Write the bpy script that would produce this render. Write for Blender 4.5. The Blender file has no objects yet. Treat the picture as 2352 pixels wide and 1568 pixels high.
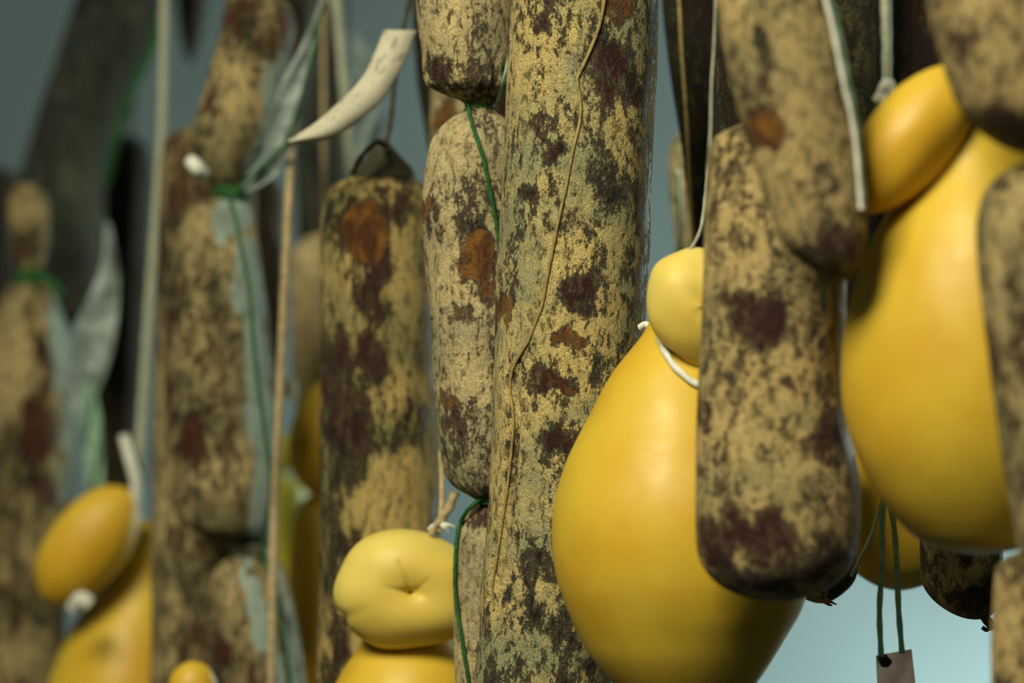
import bpy, math, random
import numpy as np
from mathutils import Vector, noise
random.seed(7)
H = 1.7                                   # camera height
K = 36/115/2352                           # metres per pixel per metre of distance
sc = bpy.context.scene
# ---------------------------------------------------------------- camera
cd = bpy.data.cameras.new('camera'); cam = bpy.data.objects.new('camera', cd)
sc.collection.objects.link(cam); sc.camera = cam
cam.location = (0, 0, H); cam.rotation_euler = (math.pi/2, 0, 0)
cd.lens = 115; cd.sensor_width = 36; cd.clip_start = .05; cd.clip_end = 50
cd.dof.use_dof = True; cd.dof.focus_distance = 1.487; cd.dof.aperture_fstop = 5.0
# ---------------------------------------------------------------- world, lights, exposure
w = bpy.data.worlds.new('world'); sc.world = w; w.use_nodes = True
w.node_tree.nodes['Background'].inputs[0].default_value = (.62, .72, .70, 1)
w.node_tree.nodes['Background'].inputs[1].default_value = .04
def area(name, loc, target, size, power, col, size_y=None, spread=180):
    l = bpy.data.lights.new(name, 'AREA'); l.size = size; l.spread = math.radians(spread); l.energy = power; l.color = col
    if size_y: l.shape = 'RECTANGLE'; l.size_y = size_y
    o = bpy.data.objects.new(name, l); sc.collection.objects.link(o); o.location = loc
    o.rotation_euler = (Vector(target)-Vector(loc)).to_track_quat('-Z', 'Y').to_euler()
    return o
area('ceiling_lamp', (-.62, .22, H+1.30), (.05, 1.6, H), .8, 22.5, (1, .935, .68), spread=110)
area('window_light', (1.15, 3.3, H+.05), (-.3, 1.95, H-.1), .7, 19, (.86, 1, .86))
area('unseen_wall_fill', (.86, 3.50, H-.70), (.66, 4.0, H-.44), .4, 12.0, (.82, 1, .96))  # unseen light added to grade the back wall, brighter at lower right
sc.view_settings.view_transform = 'Standard'; sc.view_settings.look = 'None'
sc.view_settings.gamma = 1; sc.view_settings.use_curve_mapping = False
sc.view_settings.exposure = 0.0

# ---------------------------------------------------------------- materials
def lin(c):
    return tuple((x/255/12.92 if x/255 <= .04045 else ((x/255+.055)/1.055)**2.4) for x in c)+(1,)
class NT:
    def __init__(s, name):
        s.m = bpy.data.materials.new(name); s.m.use_nodes = True
        s.t = s.m.node_tree; s.b = s.t.nodes['Principled BSDF']
    def n(s, ty, **kw):
        o = s.t.nodes.new(ty)
        for k, v in kw.items(): setattr(o, k, v)
        return o
    def l(s, a, b): s.t.links.new(a, b)
    def put(s, sock, v):
        if hasattr(v, 'is_linked') or isinstance(v, bpy.types.NodeSocket): s.l(v, sock)
        else: sock.default_value = v
    def math(s, op, a, b=0., c=0., clamp=False):
        o = s.n('ShaderNodeMath', operation=op, use_clamp=clamp)
        s.put(o.inputs[0], a); s.put(o.inputs[1], b)
        if op in ('MULTIPLY_ADD',): s.put(o.inputs[2], c)
        return o.outputs[0]
    def noise(s, co, scale, detail=4, rough=.6, sc3=None, dist=0.):
        if sc3:
            mp = s.n('ShaderNodeMapping'); mp.inputs['Scale'].default_value = sc3; s.l(co, mp.inputs[0]); co = mp.outputs[0]
        o = s.n('ShaderNodeTexNoise'); s.l(co, o.inputs['Vector'])
        o.inputs['Scale'].default_value = scale; o.inputs['Detail'].default_value = detail
        o.inputs['Roughness'].default_value = rough; o.inputs['Distortion'].default_value = dist
        return o.outputs['Fac']
    def rng(s, v, a, b, c=0., d=1., smooth=True):
        o = s.n('ShaderNodeMapRange'); o.interpolation_type = 'SMOOTHSTEP' if smooth else 'LINEAR'
        s.put(o.inputs[0], v); o.inputs[1].default_value = a; o.inputs[2].default_value = b
        o.inputs[3].default_value = c; o.inputs[4].default_value = d
        return o.outputs[0]
    def mix(s, f, a, b, blend='MIX'):
        o = s.n('ShaderNodeMix', data_type='RGBA', blend_type=blend)
        s.put(o.inputs[0], f); s.put(o.inputs[6], a); s.put(o.inputs[7], b)
        return o.outputs[2]
    def bump(s, h, strength, dist):
        o = s.n('ShaderNodeBump'); s.l(h, o.inputs['Height'])
        o.inputs['Strength'].default_value = strength; o.inputs['Distance'].default_value = dist
        s.l(o.outputs[0], s.b.inputs['Normal'])
    def translucent(s, col, f):            # thin paper, fibre or skin lets light through
        t = s.n('ShaderNodeBsdfTranslucent'); t.inputs[0].default_value = lin(col)
        x = s.n('ShaderNodeMixShader'); x.inputs[0].default_value = f
        s.l(s.b.outputs[0], x.inputs[1]); s.l(t.outputs[0], x.inputs[2])
        s.l(x.outputs[0], s.t.nodes['Material Output'].inputs[0])
    def base(s, v): s.put(s.b.inputs['Base Color'], v)
    def rough(s, v): s.put(s.b.inputs['Roughness'], v)

def salami_mat(name, tan=(240, 218, 152), grey=(176, 180, 142), thr=.49, dark=(32, 26, 21), red=(62, 28, 26), streak=.55, sharp=.02, yellow=.5):
    m = NT(name)
    at = m.n('ShaderNodeAttribute', attribute_name='tex').outputs['Vector']
    mk = m.n('ShaderNodeAttribute', attribute_name='marks')
    sp = m.n('ShaderNodeSeparateColor'); m.l(mk.outputs['Color'], sp.inputs[0])
    R, G, B = sp.outputs; S = mk.outputs['Alpha']
    n1 = m.noise(at, 62, 6, .62, (1, 1, streak), .35)
    n1b = m.noise(at, 125, 6, .68, (1, 1, streak), .5)
    n2 = m.noise(at, 260, 6, .74, (1, 1, streak), .5)
    n3 = m.noise(at, 1300, 3, .7)
    n4 = m.noise(at, 45, 4, .55)
    n5 = m.noise(at, 26, 5, .62)
    n6 = m.noise(at, 620, 4, .75, (1, 1, .8))
    c = m.math('MULTIPLY', n1, .27)
    c = m.math('MULTIPLY_ADD', n1b, .24, c); c = m.math('MULTIPLY_ADD', n2, .28, c); c = m.math('MULTIPLY_ADD', n6, .21, c)
    c = m.math('MULTIPLY_ADD', B, .055, c); c = m.math('MULTIPLY_ADD', R, -.075, c); c = m.math('MULTIPLY_ADD', G, -.105, c)
    c = m.math('MULTIPLY_ADD', S, .06, c)
    mask = m.rng(c, thr-sharp, thr+sharp)
    thin = m.rng(c, thr-.09, thr-.0, 0, .30)
    jag = m.math('MULTIPLY_ADD', m.math('SUBTRACT', n1b, .5), 1.6, m.math('MULTIPLY', m.math('SUBTRACT', n2, .5), 1.0))
    under = m.mix(m.rng(n4, .40, .62), lin(dark), lin(red))
    under = m.mix(m.math('MULTIPLY', m.rng(m.math('ADD', R, jag), .35, .95), .8), under, lin(red))
    under = m.mix(m.math('MULTIPLY', m.rng(n2, .53, .66), .55), under, lin((104, 78, 44)))
    under = m.mix(m.math('MULTIPLY', m.rng(n6, .50, .62), .35), under, lin((20, 18, 15)))
    og = m.mix(m.rng(n1b, .38, .60), lin((150, 102, 40)), lin((84, 48, 24)))
    under = m.mix(m.math('MULTIPLY', m.rng(m.math('MULTIPLY_ADD', jag, .6, G), .35, .8), .9), under, og)
    under = m.mix(thin, under, lin(tuple(x*.75 for x in grey)))
    mould = m.mix(m.rng(n5, .40, .60), lin(tan), lin(grey))
    mould = m.mix(m.math('MULTIPLY', B, .6, clamp=True), mould, lin(tan))
    mould = m.mix(m.math('MULTIPLY', m.rng(n6, .54, .64), yellow), mould, lin((230, 196, 96)))
    mould = m.mix(m.rng(n3, .28, .72), mould, m.mix(1., mould, (.60, .55, .46, 1), 'MULTIPLY'))
    mould = m.mix(m.math('MULTIPLY', m.rng(n2, .385, .515, 1, 0), .8), mould, lin((96, 84, 54)))
    mould = m.mix(m.math('MULTIPLY', m.rng(n1b, .36, .50, 1, 0), .45), mould, lin((132, 116, 82)))
    mould = m.mix(m.math('MULTIPLY', m.rng(m.math('MULTIPLY_ADD', jag, .5, S), .25, .75), .85), mould, lin((172, 196, 190)))
    m.base(m.mix(mask, under, mould))
    m.rough(m.rng(mask, 0, 1, .56, .92))
    m.b.inputs['Specular IOR Level'].default_value = .28
    h = m.math('MULTIPLY_ADD', mask, .5, m.math('MULTIPLY', n6, .8)); h = m.math('MULTIPLY_ADD', n3, .4, h)
    h = m.math('MULTIPLY_ADD', n2, .9, h)
    m.bump(h, 1., .0019)
    return m.m
def plain(name, col, rough=.6, var=.12, scale=60, sss=0, fuzz=0, spec=.5, thin=0):
    m = NT(name); co = m.n('ShaderNodeTexCoord').outputs['Object']
    n = m.noise(co, scale, 5, .6)
    m.base(m.mix(m.rng(n, .3, .7), lin(col), lin(tuple(c*(1-var) for c in col))))
    m.rough(rough); m.b.inputs['Specular IOR Level'].default_value = spec
    if sss:
        m.b.inputs['Subsurface Weight'].default_value = sss
        m.b.inputs['Subsurface Radius'].default_value = (.02, .010, .003); m.b.inputs['Subsurface Scale'].default_value = .35
    if fuzz: m.bump(m.noise(co, 1800, 3, .7), fuzz, .0006)
    if thin: m.translucent(col, thin)
    return m.m
def gauze(name, col):                     # thin dried skin, worn into holes and streaks
    m = NT(name); co = m.n('ShaderNodeTexCoord').outputs['Object']
    n = m.noise(co, 120, 5, .7, (1, 1, .3)); n2 = m.noise(co, 50, 3, .6)
    m.base(m.mix(m.rng(n2, .35, .65), lin(col), lin(tuple(c*.62 for c in col)))); m.rough(.85)
    m.l(m.rng(n, .36, .60, .30, .95), m.b.inputs['Alpha']); return m.m
def cheese_mat(name, col, col2, rough=.46):
    m = NT(name); co = m.n('ShaderNodeTexCoord').outputs['Object']
    n = m.noise(co, 14, 4, .55); n2 = m.noise(co, 70, 5, .6); n3 = m.noise(co, 700, 3, .6)
    c = m.mix(m.rng(n, .35, .68), lin(col), lin(col2))
    c = m.mix(m.math('MULTIPLY', m.rng(n2, .60, .72), .02), c, lin((170, 130, 40)))
    m.base(c); m.rough(m.rng(n2, .3, .7, rough-.05, rough+.08))
    m.b.inputs['Subsurface Weight'].default_value = .25
    m.b.inputs['Subsurface Radius'].default_value = (.02, .011, .002); m.b.inputs['Subsurface Scale'].default_value = .3
    m.b.inputs['Specular IOR Level'].default_value = .4
    m.bump(m.math('MULTIPLY_ADD', n3, .12, n2), .10, .0015)
    return m.m
M = dict(
    sharp=salami_mat('mouldy_salami_casing', sharp=.022, thr=.479),
    chain=salami_mat('pale_mould_casing', tan=(244, 224, 170), grey=(198, 190, 152), thr=.465, yellow=.2, streak=.5, sharp=.02),
    brown=salami_mat('streaked_brown_casing', tan=(220, 194, 128), grey=(150, 150, 104), thr=.497, streak=.35, yellow=.5, sharp=.03),
    front=salami_mat('tan_mould_casing', tan=(236, 208, 148), grey=(196, 182, 132), thr=.474, streak=.7, yellow=.4, sharp=.035),
    dark=salami_mat('shade_dark_casing', tan=(104, 98, 66), grey=(68, 74, 54), thr=.52, dark=(18, 18, 13), red=(40, 24, 18), streak=.4, yellow=.1, sharp=.04),  # shade on the rear salamis put into a darker casing colour
    left=salami_mat('dusty_brown_casing', tan=(224, 202, 148), grey=(160, 152, 112), thr=.480, red=(80, 36, 24), streak=.5, yellow=.3, sharp=.04),
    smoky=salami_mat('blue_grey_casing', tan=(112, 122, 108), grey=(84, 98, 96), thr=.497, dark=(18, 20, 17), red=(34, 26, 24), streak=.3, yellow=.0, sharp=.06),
    cheese=cheese_mat('golden_cheese_rind', (212, 180, 58), (204, 160, 38)),
    pale_cheese=cheese_mat('pale_cheese_rind', (224, 204, 108), (216, 188, 84)),
    lit_lime_cheese=cheese_mat('backlit_cheese_rind', (216, 214, 84), (208, 200, 64)),  # lime tint paints the window's backlight into the rind
    cord=plain('grey_cord', (176, 182, 160), .85, .15, 300, fuzz=.4),
    tan_cord=plain('tan_cord', (188, 168, 128), .85, .2, 300, fuzz=.4),
    thread=plain('seam_thread', (168, 150, 92), .8, .25, 260, fuzz=.4),
    green=plain('green_twine', (26, 96, 34), .75, .35, 240, fuzz=.4),
    mint=plain('mint_string', (186, 222, 196), .8, .2, 200, fuzz=.3, thin=.35),
    darkcord=plain('dark_cord', (70, 66, 48), .85, .3, 200, fuzz=.4),
    white=plain('white_string', (224, 226, 214), .7, .08, 300),
    strap=plain('waxed_strap', (214, 196, 150), .6, .15, 120),
    mist=gauze('pale_blue_casing_skin', (186, 204, 198)),
    gather=plain('grey_green_gathered_casing', (66, 66, 40), .6, .35, 90),
    stub=plain('dry_casing_stub', (176, 150, 86), .7, .4, 200, fuzz=.5),
)
# ---------------------------------------------------------------- geometry helpers
def P(px, py, D): return np.array([(px-1176)*K*D, D, H+(784-py)*K*D])
def tag(o, label, cat, group=None):
    o['label'] = label; o['category'] = cat
    group = group or {'salami': 'salamis hanging in the store', 'cheese': 'cheeses hanging among the salamis'}.get(cat)
    if group: o['group'] = group
    return o
def thing(name, label, cat, loc, group=None):
    o = bpy.data.objects.new(name, None); sc.collection.objects.link(o); o.location = tuple(loc)
    o.empty_display_size = .02
    return tag(o, label, cat, group)
def mesh(name, V, F, mat, parent=None, origin=None, tex=None, marks=None, smooth=True, label=None):
    V = np.asarray(V, float)
    wp = np.zeros(3)
    q = parent
    while q is not None: wp = wp+np.array(q.location); q = q.parent
    org = V.mean(0) if origin is None else np.asarray(origin)
    me = bpy.data.meshes.new(name); me.from_pydata((V-org).tolist(), [], F); me.update()
    if smooth: me.polygons.foreach_set('use_smooth', [True]*len(me.polygons))
    if tex is not None:
        a = me.attributes.new('tex', 'FLOAT_VECTOR', 'POINT'); a.data.foreach_set('vector', np.asarray(tex).ravel())
        a = me.attributes.new('marks', 'FLOAT_COLOR', 'POINT'); a.data.foreach_set('color', np.asarray(marks).ravel())
    me.materials.append(mat)
    o = bpy.data.objects.new(name, me); sc.collection.objects.link(o)
    o.location = tuple(org-wp); o.parent = parent
    if label: o['label'] = label
    return o
def pchip(x, xs, ys):
    xs = np.asarray(xs, float); ys = np.asarray(ys, float); h = np.diff(xs); d = np.diff(ys)/h
    m = np.zeros_like(ys); m[0] = d[0]; m[-1] = d[-1]
    for i in range(1, len(xs)-1):
        m[i] = (d[i-1]*h[i]+d[i]*h[i-1])/(h[i]+h[i-1])      # smooth (non monotone) tangents
    i = np.clip(np.searchsorted(xs, x)-1, 0, len(h)-1); t = (x-xs[i])/h[i]
    return ((2*t**3-3*t**2+1)*ys[i]+(t**3-2*t**2+t)*h[i]*m[i]+(-2*t**3+3*t**2)*ys[i+1]+(t**3-t**2)*h[i]*m[i+1])
def grid_faces(nr, ns):
    F = []
    for i in range(nr-1):
        for j in range(ns):
            a = i*ns+j; b = i*ns+(j+1) % ns
            F.append((a, a+ns, b+ns, b))
    return F
class Tube:                                # a sausage or cheese body from its measured outline
    def __init__(s, prof, D, top=('open',), bot=('open',), dD=None):
        s.p = sorted(prof); s.D = D; s.top = top; s.bot = bot; s.dD = dD
        s.ys = [q[0] for q in s.p]; s.y0, s.y1 = s.ys[0], s.ys[-1]
    def at(s, y):
        y = np.asarray(y, float)
        xl = pchip(y, s.ys, [q[1] for q in s.p]); xr = pchip(y, s.ys, [q[2] for q in s.p])
        c = (xl+xr)/2; r = (xr-xl)/2; f = np.ones_like(y); wr = np.zeros_like(y)
        for end, dist in ((s.top, y-s.y0), (s.bot, s.y1-y)):
            if end[0] == 'open': continue
            if len(end) > 4: wr = np.maximum(wr, np.clip(1-dist/end[4], 0, 1)**.8)
            cap = end[1]; t = np.clip(1-dist/cap, 0, 1)
            nk = end[2] if len(end) > 2 else 0.; e = end[3] if len(end) > 3 else 2.0
            g = np.clip(1-t**e, 0, 1)**(1/e)
            if end[0] == 'neck': g = nk+(1-nk)*g; wr = np.maximum(wr, t**1.2*(len(end) < 5))
            f = np.minimum(f, g)
        return c, np.maximum(r*f, .2), wr
    def Dat(s, y): return s.D+(0 if s.dD is None else pchip(y, [q[0] for q in s.dD], [q[1] for q in s.dD]))
    def on(s, px, py, lift=0.):           # the point of the surface seen at that pixel
        y = py; pt = None
        for _ in range(8):
            c, r, _w = s.at(y); D = float(s.Dat(np.float64(y))) if s.dD else s.D
            cx = (c-1176)*K*D; R = float(r)*K*D+lift
            a = (px-1176)*K
            # (a d - cx)^2 + (d-D)^2 = R^2
            A = a*a+1; B = -2*(a*cx+D); C = cx*cx+D*D-R*R; disc = B*B-4*A*C
            d = (-B-math.sqrt(max(disc, 0)))/(2*A)
            y = 784-((784-py)*K*d)/(K*D)
        return P(px, py, d)
def build(t, name, mat, parent=None, step=7., ns=96, marks=(), lump=.018, wr=.07, pleats=11, seed=0., extra=None, label=None, depth=1.):
    n = max(int((t.y1-t.y0)/step), 8)
    u = np.linspace(0, 1, n)
    ys = t.y0+(t.y1-t.y0)*u
    ex = []
    for end, base, sg in ((t.top, t.y0, 1), (t.bot, t.y1, -1)):
        if end[0] != 'open': ex += [base+sg*end[1]*(1-math.cos(a)) for a in np.linspace(0, math.pi/2.2, 16)]
    ys = np.unique(np.round(np.concatenate([ys, ex]), 2)) if ex else ys
    th = np.linspace(0, 2*math.pi, ns, endpoint=False)
    c, r, w = t.at(ys); D = t.Dat(ys) if t.dD else np.full_like(ys, t.D)
    ph = [random.Random(seed*17+i).uniform(0, 6.28) for i in range(5)]
    ple = np.cos(pleats*th+ph[0])+.6*np.cos((pleats+6)*th+ph[1])+.5*np.cos(5*th+ph[2])
    V = []; mk = np.zeros((len(ys)*ns, 4)); k = 0
    for i, y in enumerate(ys):
        R = r[i]*K*D[i]
        C = np.array([(c[i]-1176)*K*D[i], D[i], H+(784-y)*K*D[i]])
        for j, a in enumerate(th):
            dx, dy = math.cos(a), math.sin(a)
            q = (C[0]*1.+dx*R, C[1]+dy*R, C[2])
            nz = noise.noise(Vector(((q[0]+seed)*28, q[1]*28, q[2]*16)))+.45*noise.noise(Vector(((q[0]+seed)*75, q[1]*75, q[2]*45)))
            rr = R*(1+lump*nz+wr*w[i]*ple[j])
            if extra: rr += extra(C[0]+dx*R, C[1]+dy*R, C[2], dx, dy)
            V.append((C[0]+dx*rr, C[1]+dy*rr*depth, C[2]))
    V = np.array(V)
    px = 1176+V[:, 0]/(K*V[:, 1]); py = 784-(V[:, 2]-H)/(K*V[:, 1])
    front = V[:, 1] < np.repeat(D, ns)+.002
    if marks:                              # ragged, wandering patch edges
        for i in range(len(V)):
            if not front[i]: continue
            q = Vector((V[i, 0]*95+seed, V[i, 1]*95, V[i, 2]*60)); o1 = Vector((17.3, 5.1, 9.7)); a = (noise.noise(q), 0, noise.noise(q+o1)); b = (noise.noise(q*2.7), 0, noise.noise(q*2.7+o1))
            px[i] += 26*a[0]+12*b[0]; py[i] += 34*a[2]+18*b[2]
    for (mx, my, rx, ry, ch, st) in marks:
        ca = {'r': 0, 'o': 1, 'p': 2, 's': 3}[ch]
        e = ((px-mx)/rx)**2+((py-my)/ry)**2
        mk[:, ca] = np.maximum(mk[:, ca], np.where(front, st*np.minimum(1.25*np.exp(-e*e*.75), 1), 0))
    mk[:, 0] = np.maximum(mk[:, 0], np.repeat(w, ns)*.35)
    F = grid_faces(len(ys), ns)
    nv = len(V); V = np.vstack([V, V[:ns].mean(0), V[nv-ns:].mean(0)]); mk = np.vstack([mk, mk[0], mk[nv-1]])
    F += [(nv, j, (j+1) % ns) for j in range(ns)]+[(nv+1, nv-ns+(j+1) % ns, nv-ns+j) for j in range(ns)]
    tex = V+np.array([seed*1.37+3, seed*.71, seed*2.3])
    return mesh(name, V, F, mat, parent, None, tex, mk, label=label)
def sweep(pts, r, mat, name, parent=None, ns=10, twist=0., close=False, label=None, taper=None, sub=6, flat=1.):
    pts = np.array(pts, float)
    if len(pts) > 2:
        t = np.arange(len(pts)); tt = np.linspace(0, len(pts)-1, (len(pts)-1)*sub+1)
        pts = np.stack([pchip(tt, t, pts[:, k]) for k in range(3)], 1)
    else: pts = np.array([pts[0]*(1-a)+pts[1]*a for a in np.linspace(0, 1, 12)])
    V = []; s = 0.; N = None
    for i, p in enumerate(pts):
        T = pts[min(i+1, len(pts)-1)]-pts[max(i-1, 0)]; T = T/np.linalg.norm(T)
        if N is None: N = np.cross(T, [0, 1, 0]) if abs(T[1]) < .9 else np.cross(T, [1, 0, 0])
        N = N-T*N.dot(T); N /= np.linalg.norm(N); Bn = np.cross(T, N)
        if i: s += np.linalg.norm(p-pts[i-1])
        rr = r*(taper(i/(len(pts)-1)) if taper else 1)
        for j in range(ns):
            a = 2*math.pi*j/ns; q = rr*(1+(.10*math.cos(2*(a-s*twist)) if twist else 0))
            V.append(p+N*math.cos(a)*q+Bn*math.sin(a)*q*flat)
    F = grid_faces(len(pts), ns); nv = len(V); V += [pts[0], pts[-1]]
    F += [(nv, (j+1) % ns, j) for j in range(ns)]+[(nv+1, nv-ns+j, nv-ns+(j+1) % ns) for j in range(ns)]
    return mesh(name, V, F, mat, parent, label=label)
def ring(px, py, D, rx, ry, r, mat, name, parent, roll=0., turns=1, twist=900, pitch=.12):   # a cord wound round a neck
    pts = []; R = rx*K*D; ca, sa = math.cos(roll), math.sin(roll); c = P(px, py, D)
    for k in range(turns):
        for a in np.linspace(0, 2*math.pi, 30):
            x = R*math.cos(a); y = ry*K*D*math.sin(a); z = y*pitch+(k-(turns-1)/2)*r*1.7+r*.6*a/6.28
            pts.append(c+np.array([x*ca-z*sa, y, x*sa+z*ca]))
    return sweep(pts, r, mat, name, parent, twist=twist, sub=2, ns=8)
def sheet(poly_l, poly_r, D, thick, mat, name, parent, wave=.003, nn=40, mm=16, curl=0., label=None, D2=None):
    tl = np.linspace(0, len(poly_l)-1, nn); L = [pchip(tl, np.arange(len(poly_l)), [q[k] for q in poly_l]) for k in (0, 1)]
    tr = np.linspace(0, len(poly_r)-1, nn); Rr = [pchip(tr, np.arange(len(poly_r)), [q[k] for q in poly_r]) for k in (0, 1)]
    V = []
    for side in (-1, 1):
        for i in range(nn):
            for j in range(mm):
                a = j/(mm-1); dd = D+(0 if D2 is None else (D2-D)*i/(nn-1))
                d = dd+wave*math.sin(a*7+i*.25)+curl*(a-.5)**2*4+side*thick/2
                V.append(P(L[0][i]*(1-a)+Rr[0][i]*a, L[1][i]*(1-a)+Rr[1][i]*a, d))
    F = []; o = nn*mm
    for i in range(nn-1):
        for j in range(mm-1):
            a = i*mm+j; F.append((a, a+1, a+mm+1, a+mm)); F.append((o+a, o+a+mm, o+a+mm+1, o+a+1))
    for i in range(nn-1):
        for j in (0, mm-1): a = i*mm+j; F.append((a, a+mm, o+a+mm, o+a) if j == 0 else (a, o+a, o+a+mm, a+mm))
    for j in range(mm-1):
        for i in (0, nn-1): a = i*mm+j; F.append((a, o+a, o+a+1, a+1) if i == 0 else (a, a+1, o+a+1, o+a))
    return mesh(name, V, F, mat, parent, label=label)
def knob(px, py, D, a, b, c, roll, mat, name, parent, f=None, nu=140, nv=90, yaw=0., lumps=.03, seed=0., label=None):
    """squashed ball: a,b half axes in pixels, c half depth in pixels; roll in degrees, counter-clockwise in the picture"""
    C = P(px, py, D); s = K*D; ro = math.radians(roll); V = []
    for i in range(nv+1):
        la = math.pi*i/nv                                  # pole axis looks at the viewer (-y)
        for j in range(nu):
            lo = 2*math.pi*j/nu
            n = (math.sin(la)*math.cos(lo), -math.cos(la), math.sin(la)*math.sin(lo))
            g = 1+lumps*noise.noise(Vector((n[0]*1.6+seed, n[1]*1.6, n[2]*1.6)))
            if f: g *= f(*n)
            x = n[0]*a*s*g; y = n[1]*c*s*g; z = n[2]*b*s*g
            V.append(C+np.array([x*math.cos(ro)-z*math.sin(ro), y+yaw*x, x*math.sin(ro)+z*math.cos(ro)]))
    F = grid_faces(nv+1, nu)
    return mesh(name, V, F, mat, parent, label=label)

# ---------------------------------------------------------------- setting
def wall():
    m = NT('painted_wall'); co = m.n('ShaderNodeTexCoord').outputs['Object']
    n = m.noise(co, 3, 4, .5)
    m.base(m.mix(m.rng(n, .3, .7), lin((128, 145, 148)), lin((121, 138, 141)))); m.rough(.85)
    m.bump(m.noise(co, 200, 3, .6), .1, .002)
    def slab(name, x0, x1, y0, y1, z0, z1):
        V = [(x, y, z) for y in (y0, y1) for z in (z0, z1) for x in (x0, x1)]
        F = [(0, 1, 3, 2), (5, 4, 6, 7), (0, 2, 6, 4), (1, 5, 7, 3), (2, 3, 7, 6), (0, 4, 5, 1)]
        o = mesh(name, V, F, m.m, smooth=False); o['kind'] = 'structure'
    slab('wall_back', -2.6, 2.6, 4.0, 4.12, 0, 3.2)
    slab('wall_left', -2.72, -2.6, -1.2, 4.12, 0, 3.2)
    slab('wall_right', 2.6, 2.72, -1.2, 4.12, 0, 3.2)
    wallm = m; m = NT('grey_tiles'); bt = m.n('ShaderNodeTexBrick'); m.l(m.n('ShaderNodeTexCoord').outputs['Object'], bt.inputs[0]); bt.offset = 0; bt.inputs['Scale'].default_value = 1.
    bt.inputs['Brick Width'].default_value = .3; bt.inputs['Row Height'].default_value = .3; bt.inputs['Mortar Size'].default_value = .004
    bt.inputs['Color1'].default_value = lin((84, 82, 76)); bt.inputs['Color2'].default_value = lin((78, 76, 72)); bt.inputs['Mortar'].default_value = lin((50, 50, 48)); m.base(bt.outputs[0]); m.rough(.5)
    slab('floor', -2.72, 2.72, -1.2, 4.12, -.12, 0)
    m = wallm
    slab('ceiling', -2.72, 2.72, -1.2, 4.12, 3.2, 3.32)
wall()

# ================================================================ centre: the big salami in focus
A = Tube([(-320, 1178, 1520), (0, 1174, 1512), (200, 1164, 1508), (400, 1156, 1498), (600, 1144, 1491), (800, 1137, 1478), (1000, 1131, 1462),
          (1200, 1124, 1446), (1400, 1108, 1432), (1568, 1086, 1416), (1900, 1060, 1396)], 1.515, top=('round', 130), bot=('round', 130))
seam_px = [(1396, -120), (1388, 0), (1376, 60), (1360, 105), (1340, 150), (1326, 182), (1331, 215), (1334, 250), (1330, 290), (1315, 350), (1300, 430), (1284, 500), (1270, 570),
           (1256, 640), (1245, 700), (1228, 745), (1212, 785), (1188, 825), (1174, 858), (1172, 900), (1179, 960), (1174, 1040), (1164, 1130), (1152, 1210), (1140, 1290), (1131, 1345), (1133, 1400)]
sx = [q[0] for q in seam_px]; sy = [q[1] for q in seam_px]
def fold(x, y, z, dx, dy):
    if dy > .1: return 0.
    px = 1176+x/(K*y); py = 784-(z-H)/(K*y)
    s = float(np.interp(py, sy, sx)); d = s-px
    if not (780 < py < 1480): return 0.
    env = min(1, (py-780)/80)*min(1, (1480-py)/90)
    return env*(.0026*(1/(1+math.exp(-(d+1)/2.5)))*math.exp(-(max(d, 0)/34)**2) - .0022*math.exp(-((d+9)/6)**2))
ra = thing('salami', 'biggest salami in the middle, mottled tan mould, pale thread running down its front', 'salami', P(1340, 800, 1.515))
mA = [(1235, 75, 24, 30, 'r', 1), (1400, 160, 50, 62, 'r', 1), (1250, 290, 30, 24, 'r', 1), (1270, 345, 26, 22, 'r', 1), (1395, 430, 36, 40, 'r', .55), (1228, 470, 22, 26, 'r', .7),
      (1215, 455, 20, 30, 'o', .4), (1335, 660, 50, 36, 'r', .95), (1345, 700, 30, 24, 'r', .8), (1160, 710, 22, 40, 'o', .8), (1310, 782, 36, 24, 'o', 1), (1245, 880, 62, 26, 'r', 1),
      (1290, 885, 30, 18, 'o', .6), (1280, 1010, 48, 40, 'r', .95), (1415, 15, 34, 40, 'o', 1), (1240, 1300, 40, 32, 'r', .7), (1220, 1430, 30, 30, 'r', .6), (1480, 480, 20, 70, 'o', .45),
      (1450, 210, 40, 46, 'r', .7), (1230, 600, 60, 90, 'p', .35), (1220, 180, 50, 120, 'p', .55), (1300, 480, 60, 100, 'p', .3), (1150, 1100, 16, 280, 'p', 1.4), (1330, 250, 80, 60, 'p', .4),
      (1215, 1160, 40, 50, 'p', .5), (1215, 760, 50, 60, 'p', .6), (1200, 1000, 26, 90, 'p', .2), (1330, 1160, 40, 50, 'r', .4), (1400, 560, 60, 70, 'p', .3), (1300, 1440, 40, 50, 'r', .5)]
build(A, 'casing', M['sharp'], ra, step=4.2, ns=200, marks=mA, lump=.022, seed=1, extra=fold)
sweep([A.on(x, y, .0006) for x, y in seam_px], .00092, M['thread'], 'seam_thread', ra, twist=700, label='thin straw-coloured thread along the casing', taper=lambda t: 1-.35*t)

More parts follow.
